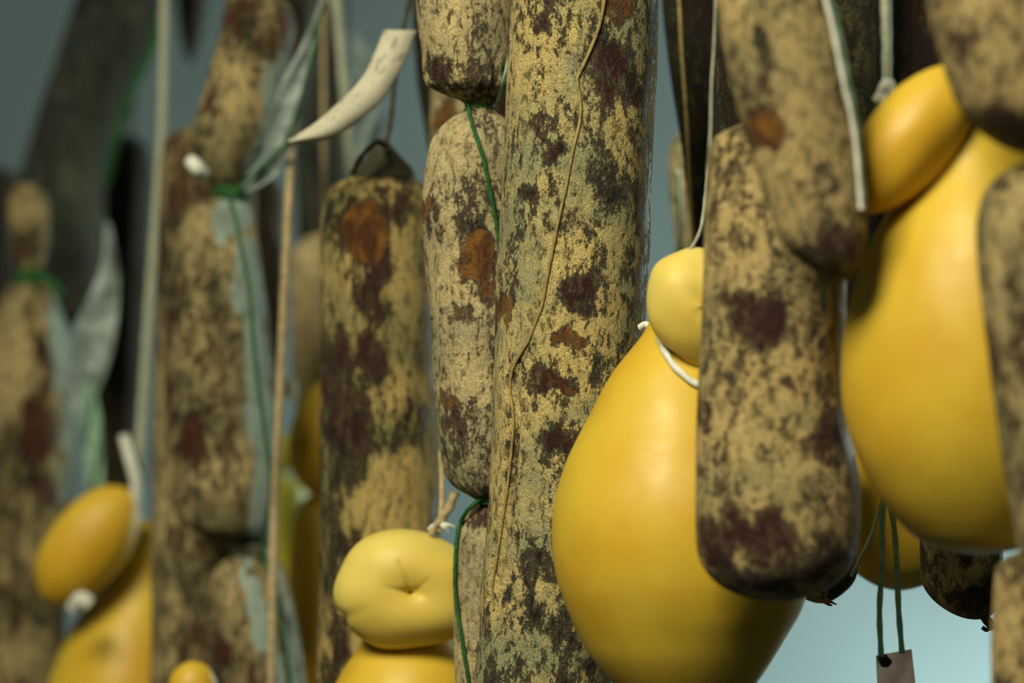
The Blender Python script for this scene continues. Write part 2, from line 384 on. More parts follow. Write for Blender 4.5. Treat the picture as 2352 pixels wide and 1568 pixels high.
# ---------------------------------------------------------------- tied chain beside it
D1 = 1.558
rb = thing('salami_chain', 'sharp chain of pale mottled links knotted with green twine, left of biggest salami', 'salami', P(1085, 700, D1))
Bs = [Tube([(-220, 955, 1180), (0, 957, 1186), (60, 962, 1190), (120, 972, 1190), (165, 978, 1186), (198, 990, 1180), (216, 1022, 1160), (232, 1062, 1142), (243, 1073, 1131)], D1, bot=('neck', 5, .9, 2, 120), top=('round', 100)),
      Tube([(241, 1073, 1131), (254, 1066, 1138), (275, 1036, 1160), (310, 1003, 1182), (360, 982, 1196), (430, 972, 1200), (500, 970, 1205), (600, 975, 1212), (700, 985, 1216), (800, 992, 1222), (900, 998, 1225),
            (980, 1003, 1225), (1050, 1012, 1215), (1090, 1026, 1205), (1118, 1048, 1196), (1138, 1082, 1180), (1150, 1100, 1160)], D1, top=('neck', 5, .9, 2, 130), bot=('neck', 5, .9, 2, 110)),
      Tube([(1150, 1102, 1160), (1175, 1078, 1185), (1210, 1056, 1200), (1260, 1046, 1208), (1330, 1042, 1210), (1450, 1042, 1212), (1568, 1046, 1216), (1640, 1060, 1205)], D1+.004, top=('neck', 6, .9, 2, 90), bot=('round', 70))]
mB = [[(1050, 40, 60, 50, 'p', .6), (1010, 100, 36, 40, 'p', .4), (1090, 90, 30, 50, 'o', .4), (1010, 160, 40, 30, 'r', .7), (1130, 60, 30, 60, 'r', .4), (1080, 170, 50, 40, 'r', .7)],
      [(1045, 330, 50, 60, 'p', .8), (985, 480, 20, 26, 'o', .8), (1100, 600, 34, 60, 'o', 1), (1120, 660, 30, 40, 'o', .8), (1050, 720, 26, 30, 'o', .7), (1068, 480, 24, 60, 'r', .7),
       (1060, 870, 50, 60, 'p', .7), (1020, 920, 22, 30, 'o', .7), (1100, 920, 30, 22, 'r', .6), (1040, 1010, 28, 50, 'r', .8), (1010, 560, 30, 60, 'p', .3), (1070, 1080, 60, 40, 'r', .4)],
      [(1070, 1260, 30, 60, 'p', .5), (1075, 1400, 30, 100, 'p', .4), (1110, 1200, 30, 30, 'r', .6)]]
for i, (t, mk) in enumerate(zip(Bs, mB)):
    build(t, 'link', M['chain'], rb, step=5, ns=150, marks=mk, lump=.035, wr=.055, seed=2+i*.7, pleats=19)
ring(1101, 240, D1, 31, 31, .0007, M['green'], 'green_twine', rb, turns=2)
ring(1128, 1149, D1, 30, 30, .0009, M['green'], 'green_twine', rb, turns=2)
sweep([P(1074, 236, D1-.004)]+[Bs[1].on(x, y, .0012) for x, y in [(1082, 275), (1096, 320), (1110, 362), (1118, 400), (1126, 440), (1136, 490), (1144, 540), (1150, 600), (1160, 680)]], .0010, M['green'], 'green_twine', rb, twist=500)
sweep([P(1118, 1140, D1-.006), P(1096, 1152, D1-.007), P(1075, 1170, D1-.007)]+[Bs[2].on(x, y, .0015) for x, y in [(1058, 1200), (1049, 1240), (1046, 1290), (1045, 1340), (1050, 1400), (1058, 1450), (1066, 1500), (1074, 1550), (1082, 1600)]], .0010, M['green'], 'green_twine', rb, twist=500)
sweep([P(1140, 235, D1-.004), P(1150, 205, D1-.012), P(1160, 170, D1-.02), P(1172, 120, D1-.02), P(1185, 60, D1-.02)], .0008, M['mint'], 'green_twine', rb, twist=500)

# ---------------------------------------------------------------- brown salami with tied top, left of the chain
C = Tube([(392, 800, 950), (420, 768, 975), (450, 748, 990), (490, 738, 996), (560, 736, 998), (700, 736, 1000), (900, 735, 1006), (1100, 734, 1012), (1300, 733, 1014), (1500, 728, 1010), (1640, 726, 1004)],
         1.70, top=('round', 46, 0, 2.2), bot=('round', 90))
rc = thing('salami', 'dark brown salami with an orange fat spot under its looped tie, below the paper tag', 'salami', P(870, 900, 1.70))
mC = [(838, 530, 46, 60, 'o', 1.6), (870, 620, 36, 50, 'r', 1), (850, 700, 34, 50, 'r', 1), (860, 820, 40, 60, 'r', .9), (780, 850, 44, 120, 'r', .8), (910, 460, 40, 40, 'r', .7), (940, 650, 40, 120, 'p', .8), (800, 620, 50, 60, 'p', .6),
      (800, 740, 50, 60, 'p', .5), (935, 1095, 75, 55, 'p', 2.2), (890, 1180, 85, 60, 'p', 2.2), (885, 1165, 16, 18, 'r', 1.4), (830, 1250, 60, 40, 'r', 1), (790, 980, 50, 60, 'r', .8), (780, 1480, 26, 60, 'r', .9),
      (860, 420, 60, 30, 'p', .9), (780, 640, 40, 80, 'p', .6), (755, 1460, 20, 60, 'p', .7), (950, 960, 40, 40, 'o', .3)]
build(C, 'casing', M['brown'], rc, step=7, ns=120, marks=mC, lump=.03, seed=6)
g = Tube([(318, 868, 888), (335, 858, 900), (360, 842, 922), (385, 818, 945), (408, 800, 958)], 1.70, top=('round', 8))
tip = build(g, 'gathered_tip', M['gather'], rc, step=3, ns=80, wr=.0, lump=.06, seed=7, label='grey-green gathered casing tip')
sweep([P(810, 398, 1.675), P(822, 372, 1.672), P(842, 345, 1.672), P(866, 326, 1.675), P(884, 335, 1.69)], .0014, M['darkcord'], 'loop', tip, twist=400)
cord = sweep([P(952, -120, 1.70), P(940, 0, 1.70), P(918, 110, 1.70), P(905, 200, 1.70), P(897, 280, 1.70), P(884, 338, 1.70)], .0013, M['darkcord'], 'hanging_cord', rc, twist=400)
# paper tag
def tag_mat():
    m = NT('printed_tag_paper'); co = m.n('ShaderNodeTexCoord').outputs['Object']
    mp = m.n('ShaderNodeMapping'); m.l(co, mp.inputs[0]); mp.inputs['Rotation'].default_value = (0, math.radians(50), 0)
    n = m.noise(mp.outputs[0], 110, 3, .6, (1, 1, 3.2)); n2 = m.noise(co, 60, 3, .6)
    c = m.mix(m.rng(n2, .3, .7), lin((196, 190, 168)), lin((178, 174, 152)))
    m.base(m.mix(m.rng(n, .56, .64, 0, .65), c, lin((112, 114, 100)))); m.rough(.8); return m.m
tg = sheet([(882, 68), (862, 118), (838, 168), (806, 208), (768, 244), (718, 286), (660, 322)],
           [(957, 70), (938, 122), (912, 176), (876, 232), (826, 276), (760, 318), (666, 332)], 1.655, .0006, tag_mat(), 'paper_tag', None, wave=0, curl=.004, D2=1.635)
tag(tg, 'curled grey-beige paper tag with faint print hanging slanted beside the top of the chain', 'tag')

# ================================================================ cheeses
def cheese(prof, D, label, top, bot, mat, seed, step=8, ns=140, dD=None, name='cheese', lump=.012, group=None):
    t = Tube(prof, D, top=top, bot=bot, dD=dD); y = (t.y0+t.y1)/2
    r = thing(name, label, 'cheese', P(float(t.at(y)[0]), y, D), group)
    build(t, 'body', M[mat], r, step=step, ns=ns, lump=lump, wr=0, seed=seed)
    return r, t
# pale cheese, bottom centre, its puckered head facing the viewer
rd, td = cheese([(1440, 850, 1020), (1490, 822, 1058), (1520, 800, 1085), (1568, 772, 1112), (1650, 740, 1145), (1800, 715, 1170), (1950, 730, 1155), (2080, 790, 1095)], 1.625,
                'cheese with a pale puckered dimpled round head, bottom centre, left of the green twine', ('round', 30), ('round', 160), 'cheese', 11)
def dimple(x, y, z):
    g = 1.
    if y < 0:
        u, v = x-.12, z-.02
        g -= .13*math.exp(-((u/.13)**2+(v/.10)**2))+.23*math.exp(-((u/.42)**2+(v/.36)**2))
        for (x0, y0, x1, y1, wd, dp) in ((.12, .0, -.12, .50, .040, .095), (.12, -.02, .34, .32, .05, .03), (.10, .0, -.24, .06, .065, .08)):
            L2 = (x1-x0)**2+(y1-y0)**2; t = max(0, min(1, ((x-x0)*(x1-x0)+(z-y0)*(y1-y0))/L2))
            d = math.hypot(x-x0-t*(x1-x0), z-y0-t*(y1-y0)); g -= dp*(1-.75*t)*math.exp(-(d/wd)**2)
    a = math.atan2(z, x); rim = math.hypot(x, z)
    g *= 1+.03*rim**4*math.cos(3*a+.6)+.015*rim**4*math.cos(5*a+2.2)
    g -= .05*math.exp(-((a+2.55)/.13)**2)*rim**4            # notch on the lower left rim
    return g
knob(934, 1355, 1.603, 172, 138, 112, -6, M['pale_cheese'], 'head', rd, dimple, nu=260, nv=170, lumps=.04, seed=3, label='pale round head with a deep dimple and creases')
ring(950, 1492, 1.625, 92, 86, .0026, M['white'], 'neck_string', rd, roll=.06, turns=1, twist=300)
cord = sweep([P(1012, 1030, 1.615), P(1015, 1110, 1.61), P(1013, 1180, 1.603), P(1006, 1222, 1.598)], .0014, M['tan_cord'], 'hanging_cord', rd, twist=500)
sweep([P(1046, 1128, 1.60), P(1032, 1165, 1.60), P(1015, 1192, 1.60), P(1000, 1208, 1.598), P(990, 1226, 1.598)], .0021, M['tan_cord'], 'cord_end', cord, twist=400, taper=lambda t: 1.15-.3*t)
for dx, dy in ((-24, 12), (20, 16), (34, 6)):
    sweep([P(1008, 1203, 1.600), P(1008+dx*.6, 1203+dy*.4, 1.597), P(1008+dx, 1203+dy, 1.598)], .0012, M['white'], 'cord_end', cord, taper=lambda t: 1.1-.5*t)

# big sharp-edged cheese right of centre
re, te = cheese([(690, 1520, 1600), (720, 1500, 1640), (765, 1477, 1668), (805, 1446, 1695), (850, 1410, 1722), (905, 1378, 1752), (960, 1350, 1780), (1010, 1324, 1806), (1060, 1300, 1828), (1120, 1280, 1850),
                 (1180, 1269, 1864), (1280, 1270, 1868), (1340, 1282, 1860), (1400, 1304, 1840), (1450, 1326, 1812), (1500, 1352, 1782), (1568, 1408, 1736), (1610, 1450, 1700), (1660, 1530, 1630)], 1.44,
                'big smooth golden cheese between the biggest salami and the blunt-ended front salami', ('round', 26), ('round', 34), 'cheese', 12, step=7, ns=180)
def dim2(x, y, z): return 1-.10*math.exp(-(((x-.05)/.28)**2+((z-.08)/.28)**2))*(y < 0)+.03*math.cos(2*math.atan2(z, x)+1)
knob(1608, 704, 1.414, 116, 142, 92, 22, M['pale_cheese'], 'head', re, dim2, nu=160, nv=100, seed=5, lumps=.06)
sweep([te.on(x, y, .002) for x, y in [(1514, 770), (1522, 796), (1538, 826), (1560, 852), (1590, 876), (1625, 892)]], .0015, M['white'], 'neck_string', re, twist=300, flat=1.)
cord = sweep([P(1585, 575, 1.41), P(1608, 530, 1.412), P(1618, 470, 1.415), P(1626, 380, 1.42)], .0007, M['cord'], 'hanging_cord', re, twist=400)
sweep([P(1470, 752, 1.47), P(1484, 745, 1.468), P(1497, 757, 1.466), P(1488, 772, 1.466)], .0016, M['white'], 'cord_knot', cord)

# big blurred cheese at the right
rj, tj = cheese([(235, 2150, 2240), (262, 2120, 2290), (300, 2112, 2335), (350, 2100, 2380), (400, 2084, 2420), (450, 2058, 2452), (500, 2030, 2480), (600, 1984, 2520), (700, 1953, 2540), (800, 1937, 2550), (880, 1935, 2552), (960, 1943, 2546),
                 (1040, 1965, 2528), (1100, 1994, 2504), (1160, 2032, 2468), (1200, 2066, 2436), (1240, 2112, 2392), (1272, 2180, 2325)], 1.31,
                'largest golden cheese at the right edge with a flattened head strapped on at a slant', ('round', 26), ('round', 22), 'cheese', 13, step=8, ns=160)
knob(2092, 318, 1.292, 204, 104, 105, 51, M['cheese'], 'head', rj, None, nu=120, nv=80, seed=8, lumps=.04)
sweep([tj.on(x, y, .002) for x, y in [(2222, 248), (2190, 268), (2155, 305), (2118, 355), (2090, 405), (2070, 445), (2056, 474)]], .0026, M['strap'], 'neck_strap', rj, flat=1.2)
cord = sweep([P(2034, -160, 1.33), P(2034, 0, 1.33), P(2037, 110, 1.33), P(2037, 205, 1.33)], .0021, M['cord'], 'hanging_cord', rj, twist=300)
for p in ([(2030, 235), (2024, 205), (2038, 186), (2052, 208)], [(2052, 214), (2046, 190), (2030, 200), (2010, 232)]):
    sweep([P(x, y, 1.318) for x, y in p], .0014, M['white'], 'cord_knot', cord)

# cheese glimpsed between the two
ro, to = cheese([(820, 2000, 2130), (950, 1945, 2185), (1100, 1915, 2212), (1200, 1915, 2212), (1270, 1936, 2195), (1320, 1972, 2160), (1356, 2030, 2100)], 1.60,
                'olive-gold cheese showing only its rounded bottom, behind the mint green strings', ('round', 40), ('round', 16), 'cheese', 14)
knob(2065, 760, 1.60, 90, 70, 80, 0, M['cheese'], 'head', ro, None, nu=60, nv=40)

# far left cheese
rl, tl = cheese([(1195, 300, 365), (1230, 282, 384), (1300, 252, 405), (1350, 222, 425), (1400, 190, 440), (1450, 160, 452), (1500, 137, 462), (1568, 112, 476), (1700, 90, 490), (1850, 105, 480), (1980, 200, 390)], 2.03,
                'golden cheese with a slanted oval head, bottom left beside the streaky salami chain', ('round', 26), ('round', 70), 'cheese', 15)
knob(200, 1252, 1.985, 158, 92, 84, 53, M['cheese'], 'head', rl, None, nu=100, nv=70, seed=2)
cord = sweep([P(378, -100, 2.0), P(377, 120, 2.0), P(372, 300, 2.0), P(354, 560, 2.0), P(340, 750, 2.0), P(328, 930, 2.0), P(314, 1140, 2.0)], .0032, M['cord'], 'hanging_cord', rl, twist=160)
sweep([P(284, 1000, 1.985), P(300, 1060, 1.98), P(312, 1110, 1.98), P(312, 1190, 1.985)], .0034, M['white'], 'cord_knot', cord)
sweep([tl.on(x, y, .003) for x, y in [(325, 1215), (300, 1255), (272, 1300), (246, 1338)]], .0026, M['strap'], 'neck_strap', rl)
sweep([P(170, 1395, 1.955), P(186, 1374, 1.95), P(205, 1388, 1.95)], .0045, M['white'], 'clip', rl)

# cheeses behind the brown salami
rz, tz = cheese([(1130, 690, 800), (1200, 676, 830), (1300, 664, 850), (1400, 658, 860), (1568, 656, 866), (1750, 670, 850), (1850, 720, 800)], 2.0,
                'narrow strip of golden cheese seen behind the left edge of the brown salami', ('round', 40), ('round', 50), 'cheese', 16)
knob(745, 1005, 1.98, 80, 132, 70, -8, M['cheese'], 'head', rz, None, nu=80, nv=60, seed=4)
tc = tag(sweep([P(706, -120, 2.3), P(688, 120, 2.2), P(674, 290, 1.98), P(666, 400, 1.80), P(658, 560, 1.77), P(648, 780, 1.77), P(638, 1000, 1.77), P(630, 1180, 1.78), P(626, 1330, 1.77), P(624, 1500, 1.765), P(622, 1700, 1.765)], .0024, M['tan_cord'], 'hanging_cord', None, twist=160),
    'long tan cord hanging straight down below the tip of the paper tag', 'cord')
cord = sweep([P(742, -120, 1.98), P(744, 400, 1.98), P(746, 880, 1.98)], .0016, M['tan_cord'], 'hanging_cord', rz, twist=160)
sweep([P(648, 912, 1.92), P(655, 880, 1.92), P(672, 888, 1.92), P(668, 915, 1.92)], .0030, M['white'], 'cord_knot', cord)
rq, tq = cheese([(1085, 560, 680), (1130, 540, 702), (1200, 520, 720), (1300, 508, 730), (1500, 505, 735), (1600, 540, 700)], 2.22,
                'cheese with painted lime backlight, farthest back, in the gap left of the brown salami', ('round', 40), ('round', 50), 'lit_lime_cheese', 17)
knob(640, 1040, 2.22, 60, 46, 50, 0, M['lit_lime_cheese'], 'head', rq, None, nu=60, nv=40)
rs, ts = cheese([(1620, 370, 510), (1700, 350, 530), (1850, 360, 520)], 1.76,
                'small golden cheese top peeping over the bottom edge, left of the lowest streaky link', ('round', 30), ('round', 60), 'cheese', 18)
knob(443, 1582, 1.76, 56, 64, 50, 0, M['cheese'], 'head', rs, None, nu=70, nv=50)

# ================================================================ front salamis on the right
Fp = Tube([(278, 1640, 1890), (320, 1630, 1905), (400, 1624, 1922), (500, 1620, 1936), (600, 1617, 1944), (700, 1613, 1944), (800, 1609, 1940), (900, 1604, 1938), (1000, 1601, 1952), (1080, 1599, 1972), (1160, 1599, 1978), (1240, 1600, 1972), (1300, 1605, 1962), (1380, 1612, 1952)],
          1.345, top=('round', 60), bot=('round', 120, 0, 2.1))
rf = thing('salami', 'thick blunt-ended mottled salami in front of the big smooth golden cheese', 'salami', P(1785, 850, 1.345))
mF = [(1745, 730, 56, 56, 'r', 1.5), (1690, 690, 30, 30, 'r', .9), (1900, 1020, 52, 56, 'r', 1.4), (1760, 1240, 80, 56, 'r', 1.4), (1640, 1250, 40, 60, 'r', 1.2), (1860, 1270, 70, 50, 'r', 1.1), (1680, 1180, 26, 40, 'r', 1.1),
      (1800, 890, 20, 18, 'r', 1.2), (1680, 620, 70, 60, 'p', .7), (1700, 950, 80, 80, 'p', .3), (1820, 780, 70, 60, 'r', .3), (1625, 960, 18, 40, 'r', 1), (1840, 1060, 50, 60, 'p', .5), (1720, 1330, 80, 30, 'r', .8)]
build(Fp, 'casing', M['front'], rf, step=6, ns=150, marks=mF, lump=.03, seed=21)
G = Tube([(-260, 1640, 1890), (0, 1648, 1906), (100, 1660, 1930), (200, 1684, 1950), (300, 1712, 1966), (400, 1740, 1978), (480, 1768, 1988), (560, 1800, 1992), (612, 1846, 1990), (645, 1890, 1982)],
         1.275, top=('round', 100), bot=('neck', 90, .1, 2.2))
rg = thing('salami_link', 'leaning tan salami at the top, overlapping the upper part of the blunt-ended front salami', 'salami', P(1820, 200, 1.275))
mG = [(1755, 290, 40, 50, 'o', 1.2), (1765, 310, 26, 30, 'r', 1), (1850, 250, 80, 80, 'p', 1), (1800, 440, 70, 80, 'p', .7), (1740, 120, 30, 60, 'r', .4), (1840, 90, 70, 60, 'p', .7), (1880, 420, 40, 40, 'r', .5),
      (1930, 560, 60, 40, 'r', 1), (1880, 600, 60, 40, 'r', .8)]
build(G, 'casing', M['front'], rg, step=6, ns=130, marks=mG, lump=.03, wr=.05, seed=22)
sweep([G.on(x, y, .001) for x, y in [(1890, -60), (1903, 0), (1920, 60), (1934, 130), (1948, 200), (1960, 262), (1970, 330), (1976, 400), (1982, 480)]], .0017, M['mint'], 'green_twine', rg, twist=260)
sweep([G.on(x, y, .0022) for x, y in [(1886, -60), (1897, 0), (1912, 60), (1926, 130), (1940, 200), (1955, 262), (1966, 330), (1972, 400), (1978, 480)]], .0010, M['white'], 'twine_strand', rg, twist=260)
sweep([P(1645, -40, 1.36), P(1640, 100, 1.36), P(1634, 200, 1.355), P(1632, 300, 1.35), P(1625, 400, 1.345)], .0005, M['cord'], 'loose_thread', rf)

# right edge salamis
Kp = Tube([(-260, 2120, 2560), (0, 2130, 2566), (100, 2150, 2580), (170, 2172, 2588), (240, 2200, 2588), (300, 2220, 2570), (356, 2240, 2550)], 1.215, top=('round', 80), bot=('round', 150, 0, 2.2))
rk = thing('salami', 'round-bottomed out of focus salami in the top right corner, above the largest cheese', 'salami', P(2350, 60, 1.215))
build(Kp, 'casing', M['front'], rk, step=8, ns=110, marks=[(2280, 60, 80, 80, 'p', .6), (2280, 290, 100, 50, 'r', .9), (2240, 130, 50, 60, 'r', .3)], lump=.03, seed=23)
Lp = Tube([(372, 2280, 2500), (430, 2262, 2505), (500, 2246, 2508), (600, 2246, 2512), (700, 2256, 2522), (800, 2268, 2534), (900, 2281, 2548), (1000, 2296, 2562), (1100, 2312, 2578), (1200, 2330, 2595), (1330, 2352, 2610)],
          1.225, top=('round', 90, 0, 2.2), bot=('round', 80))
rl2 = thing('salami', 'long blurred brown salami at the right edge, in front of the largest cheese', 'salami', P(2400, 800, 1.225))
build(Lp, 'casing', M['left'], rl2, step=8, ns=110, marks=[(2300, 540, 36, 80, 'p', .5), (2320, 800, 40, 90, 'r', .5)], lump=.03, seed=24)
Mp = Tube([(1258, 2310, 2480), (1272, 2298, 2500), (1290, 2292, 2510), (1400, 2280, 2505), (1500, 2277, 2500), (1568, 2278, 2500), (1800, 2270, 2490)], 1.27, top=('round', 50), bot=('round', 80))
rm = thing('salami', 'tan salami in the bottom right corner, below the largest cheese', 'salami', P(2390, 1450, 1.27))
build(Mp, 'casing', M['front'], rm, step=7, ns=110, marks=[(2320, 1400, 40, 90, 'p', .9), (2310, 1300, 30, 30, 'r', .6), (2340, 1530, 40, 60, 'p', .5)], lump=.03, seed=25)
Np = Tube([(1000, 2120, 2300), (1150, 2114, 2302), (1280, 2114, 2304), (1350, 2118, 2304), (1422, 2150, 2330)], 1.485, top=('round', 70), bot=('round', 120, 0, 2.2))
rn = thing('salami', 'dark rounded salami end with a short knotted tail, under the largest cheese', 'salami', P(2205, 1300, 1.485))
build(Np, 'casing', M['left'], rn, step=6, ns=110, marks=[(2230, 1300, 40, 16, 'p', 1), (2200, 1335, 40, 10, 'p', .9), (2240, 1370, 70, 30, 'r', .8), (2210, 1280, 24, 22, 'r', 1.2), (2130, 1330, 20, 80, 'r', .6)], lump=.04, seed=26)
sweep([P(2252, 1400, 1.48), P(2268, 1425, 1.478), P(2284, 1440, 1.478)], .0022, M['darkcord'], 'twine_tail', rn)
sweep([P(2278, 1438, 1.478), P(2266, 1446, 1.476), P(2256, 1440, 1.476)], .0010, M['darkcord'], 'twine_tail', rn)
# salami hidden behind the front salami: its lower right edge and dry stub show
Qp = Tube([(900, 1790, 1960), (1100, 1785, 1962), (1250, 1786, 1966), (1350, 1796, 1962), (1385, 1830, 1940)], 1.53, top=('round', 60), bot=('round', 90, 0, 2.4))
rq2 = thing('salami', 'mostly hidden salami whose dry frayed stub pokes out under the blunt-ended front salami', 'salami', P(1875, 1200, 1.53))
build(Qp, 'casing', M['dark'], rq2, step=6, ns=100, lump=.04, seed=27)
sweep([P(1868, 1368, 1.50), P(1876, 1372, 1.497), P(1890, 1376, 1.495), P(1900, 1376, 1.495)], .0022, M['stub'], 'dry_stub', rq2, taper=lambda t: 1.2-.5*t)
for q in ([(1894, 1376), (1908, 1382), (1922, 1388)], [(1892, 1372), (1898, 1362), (1901, 1352)], [(1890, 1379), (1904, 1388), (1912, 1390)], [(1866, 1368), (1860, 1374), (1854, 1378)]):
    sweep([P(x, y, 1.493) for x, y in q], .0009, M['stub'], 'dry_stub', rq2, taper=lambda t: 1.2-.9*t, ns=7)
# mint strings with a tag
rt = thing('string_tag', 'pinkish label tag hanging on two long mint green strings, bottom right', 'tag', P(2060, 1500, 1.43))
sweep([P(2030, 1120, 1.43), P(2026, 1200, 1.43), P(2026, 1300, 1.43), P(2020, 1400, 1.43), P(2024, 1508, 1.43)], .0013, M['mint'], 'string', rt, twist=260)
sweep([P(2036, 1120, 1.435), P(2052, 1200, 1.435), P(2060, 1300, 1.435), P(2064, 1400, 1.435), P(2072, 1500, 1.435)], .0013, M['mint'], 'string', rt, twist=260)
sheet([(2012, 1505), (2016, 1600), (2024, 1700)], [(2094, 1490), (2106, 1600), (2116, 1700)], 1.44, .0012, plain('pinkish_tag', (250, 232, 224), .7, .35, 110, thin=.5), 'tag_card', rt, wave=.002)
sweep([P(2026, 1505, 1.437), P(2032, 1522, 1.436), P(2040, 1514, 1.437)], .0022, M['darkcord'], 'knot', rt)
th2 = sweep([P(2022, 1160, 1.44), P(2004, 1220, 1.44), P(1986, 1262, 1.44), P(1972, 1290, 1.45), P(1955, 1322, 1.455)], .0008, M['cord'], 'loose_string', None, twist=400)
tag(th2, 'thin pale string slanting from the mint strings down to the blunt-ended salami', 'string')

# ================================================================ salamis behind, right half; dark ones carry shade in their casing colour
def sal(name, label, prof, D, mat, top, bot, seed, marks=(), step=8, ns=80, lump=.04, group=None):
    t = Tube(prof, D, top=top, bot=bot); y = (t.y0+t.y1)/2
    r = tag(build(t, name, M[mat], None, step=step, ns=ns, marks=marks, lump=lump, seed=seed), label, 'salami', group)
    return r, t
ri = thing('dry_sausage', 'thin dark dry sausage with a pale ridge, hanging just right of the biggest salami', 'salami', P(1590, 200, 1.66))
Ip = Tube([(-160, 1512, 1665), (0, 1520, 1670), (100, 1530, 1672), (200, 1543, 1676), (300, 1560, 1680), (400, 1574, 1682), (500, 1586, 1680), (600, 1600, 1672), (660, 1610, 1665)], 1.66, top=('round', 60), bot=('round', 60))
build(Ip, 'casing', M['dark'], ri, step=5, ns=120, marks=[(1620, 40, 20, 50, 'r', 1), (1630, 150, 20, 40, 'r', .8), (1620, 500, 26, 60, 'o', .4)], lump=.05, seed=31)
sweep([Ip.on(x, y, .001) for x, y in [(1556, -60), (1562, 40), (1566, 120), (1572, 200), (1578, 290), (1582, 370), (1586, 450), (1594, 560)]], .0010, M['thread'], 'seam_ridge', ri, flat=.7)
ri3 = thing('salami', 'pale tan salami tip farther back, seen between the biggest salami and the thin dark one', 'salami', P(1595, 450, 1.80))
build(Tube([(285, 1560, 1640), (330, 1540, 1650), (400, 1536, 1655), (500, 1545, 1660), (620, 1556, 1665)], 1.80, top=('round', 50), bot=('round', 40)), 'casing', M['chain'], ri3, step=8, ns=80, lump=.04, seed=32)
cord = sweep([P(1612, -100, 1.80), P(1606, 120, 1.80), P(1598, 292, 1.80)], .0012, M['cord'], 'hanging_cord', ri3, twist=300)
sweep([P(1560, 390, 1.775), P(1562, 460, 1.77), P(1564, 520, 1.77), P(1566, 600, 1.775)], .0016, M['white'], 'cord_end', cord)
sweep([P(1557, 400, 1.773), P(1558, 460, 1.768), P(1561, 520, 1.768), P(1562, 600, 1.772)], .0008, M['green'], 'green_twine', ri3)
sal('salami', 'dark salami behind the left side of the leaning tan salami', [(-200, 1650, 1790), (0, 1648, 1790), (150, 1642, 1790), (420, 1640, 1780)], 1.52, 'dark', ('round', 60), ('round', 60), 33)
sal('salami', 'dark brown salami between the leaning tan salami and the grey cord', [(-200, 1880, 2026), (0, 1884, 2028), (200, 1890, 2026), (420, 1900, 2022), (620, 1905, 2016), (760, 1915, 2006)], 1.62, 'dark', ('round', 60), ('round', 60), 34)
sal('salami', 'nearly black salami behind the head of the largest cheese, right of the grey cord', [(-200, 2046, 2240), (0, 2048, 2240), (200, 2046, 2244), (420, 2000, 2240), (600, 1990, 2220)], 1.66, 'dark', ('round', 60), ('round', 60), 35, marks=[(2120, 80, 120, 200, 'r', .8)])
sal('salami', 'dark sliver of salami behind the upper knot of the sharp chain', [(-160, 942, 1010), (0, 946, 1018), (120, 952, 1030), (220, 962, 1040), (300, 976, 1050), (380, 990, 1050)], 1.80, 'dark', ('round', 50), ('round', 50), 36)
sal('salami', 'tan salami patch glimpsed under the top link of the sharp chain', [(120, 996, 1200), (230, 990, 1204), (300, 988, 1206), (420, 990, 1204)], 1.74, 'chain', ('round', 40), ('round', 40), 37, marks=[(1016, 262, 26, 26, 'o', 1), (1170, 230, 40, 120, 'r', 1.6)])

# ================================================================ left half, out of focus
DT = 1.85
rt2 = thing('salami_chain', 'blurred chain of streaky tan links with pale blue mould, left of the paper tag', 'salami', P(530, 700, DT))
Ts = [Tube([(-20, 520, 640), (20, 514, 668), (60, 508, 678), (120, 492, 670), (200, 470, 650), (260, 453, 638), (320, 442, 622), (370, 448, 600), (440, 500, 560)], DT, top=('round', 30), bot=('neck', 40, .5)),
      Tube([(444, 505, 560), (470, 450, 575), (520, 415, 588), (620, 398, 605), (750, 384, 618), (900, 380, 632), (1050, 385, 640), (1150, 400, 640), (1220, 450, 630), (1258, 540, 615)], DT+.004, top=('neck', 30, .5), bot=('neck', 50, .3)),
      Tube([(1262, 540, 620), (1300, 500, 650), (1360, 480, 668), (1450, 476, 680), (1568, 488, 700), (1700, 500, 705)], DT, top=('neck', 40, .3), bot=('round', 60))]
mT = [[(560, 20, 40, 40, 'o', .5), (520, 60, 30, 40, 'r', .9), (545, 220, 60, 60, 'p', .7), (510, 320, 60, 50, 'p', .3), (640, 80, 40, 60, 'r', .8), (620, 250, 24, 110, 's', .9), (590, 370, 30, 50, 's', .7), (650, 150, 20, 60, 's', .6)],  # maroon mark at the upper right paints the link's shadowed side
      [(470, 560, 60, 90, 'p', .7), (445, 1020, 30, 60, 'r', 1.2), (470, 860, 40, 60, 'p', .2), (500, 1060, 50, 40, 'r', .5), (480, 1130, 50, 50, 'p', .3), (400, 800, 30, 200, 'r', .4), (530, 500, 40, 60, 's', .8), (565, 620, 34, 90, 's', .9), (585, 760, 30, 100, 's', 1), (596, 930, 34, 110, 's', .9), (612, 1090, 36, 110, 's', 1.1), (600, 1200, 26, 50, 's', .9)],
      [(540, 1360, 50, 60, 'p', .5), (510, 1500, 26, 50, 'r', 1.2), (562, 1310, 14, 50, 's', .8), (582, 1370, 14, 60, 's', .9), (602, 1430, 15, 60, 's', .9), (622, 1490, 16, 60, 's', .9), (642, 1550, 18, 60, 's', .9), (680, 1480, 18, 130, 's', .8)]]
for i, (t, mk) in enumerate(zip(Ts, mT)):
    build(t, 'link', M['left'], rt2, step=8, ns=100, marks=mk, lump=.04, wr=.07, seed=41+i*1.3)
def skin(parent, pl, pr, D, D2=None, **kw): return sheet(pl, pr, D, .0012, M['mist'], 'loose_skin', parent, D2=D2, label='pale blue loose casing skin', **kw)
skin(rt2, [(732, 0), (694, 100), (646, 190), (618, 280), (598, 360), (545, 430)], [(748, 10), (724, 90), (698, 190), (672, 290), (640, 395), (572, 442)], 1.80, wave=.0015)
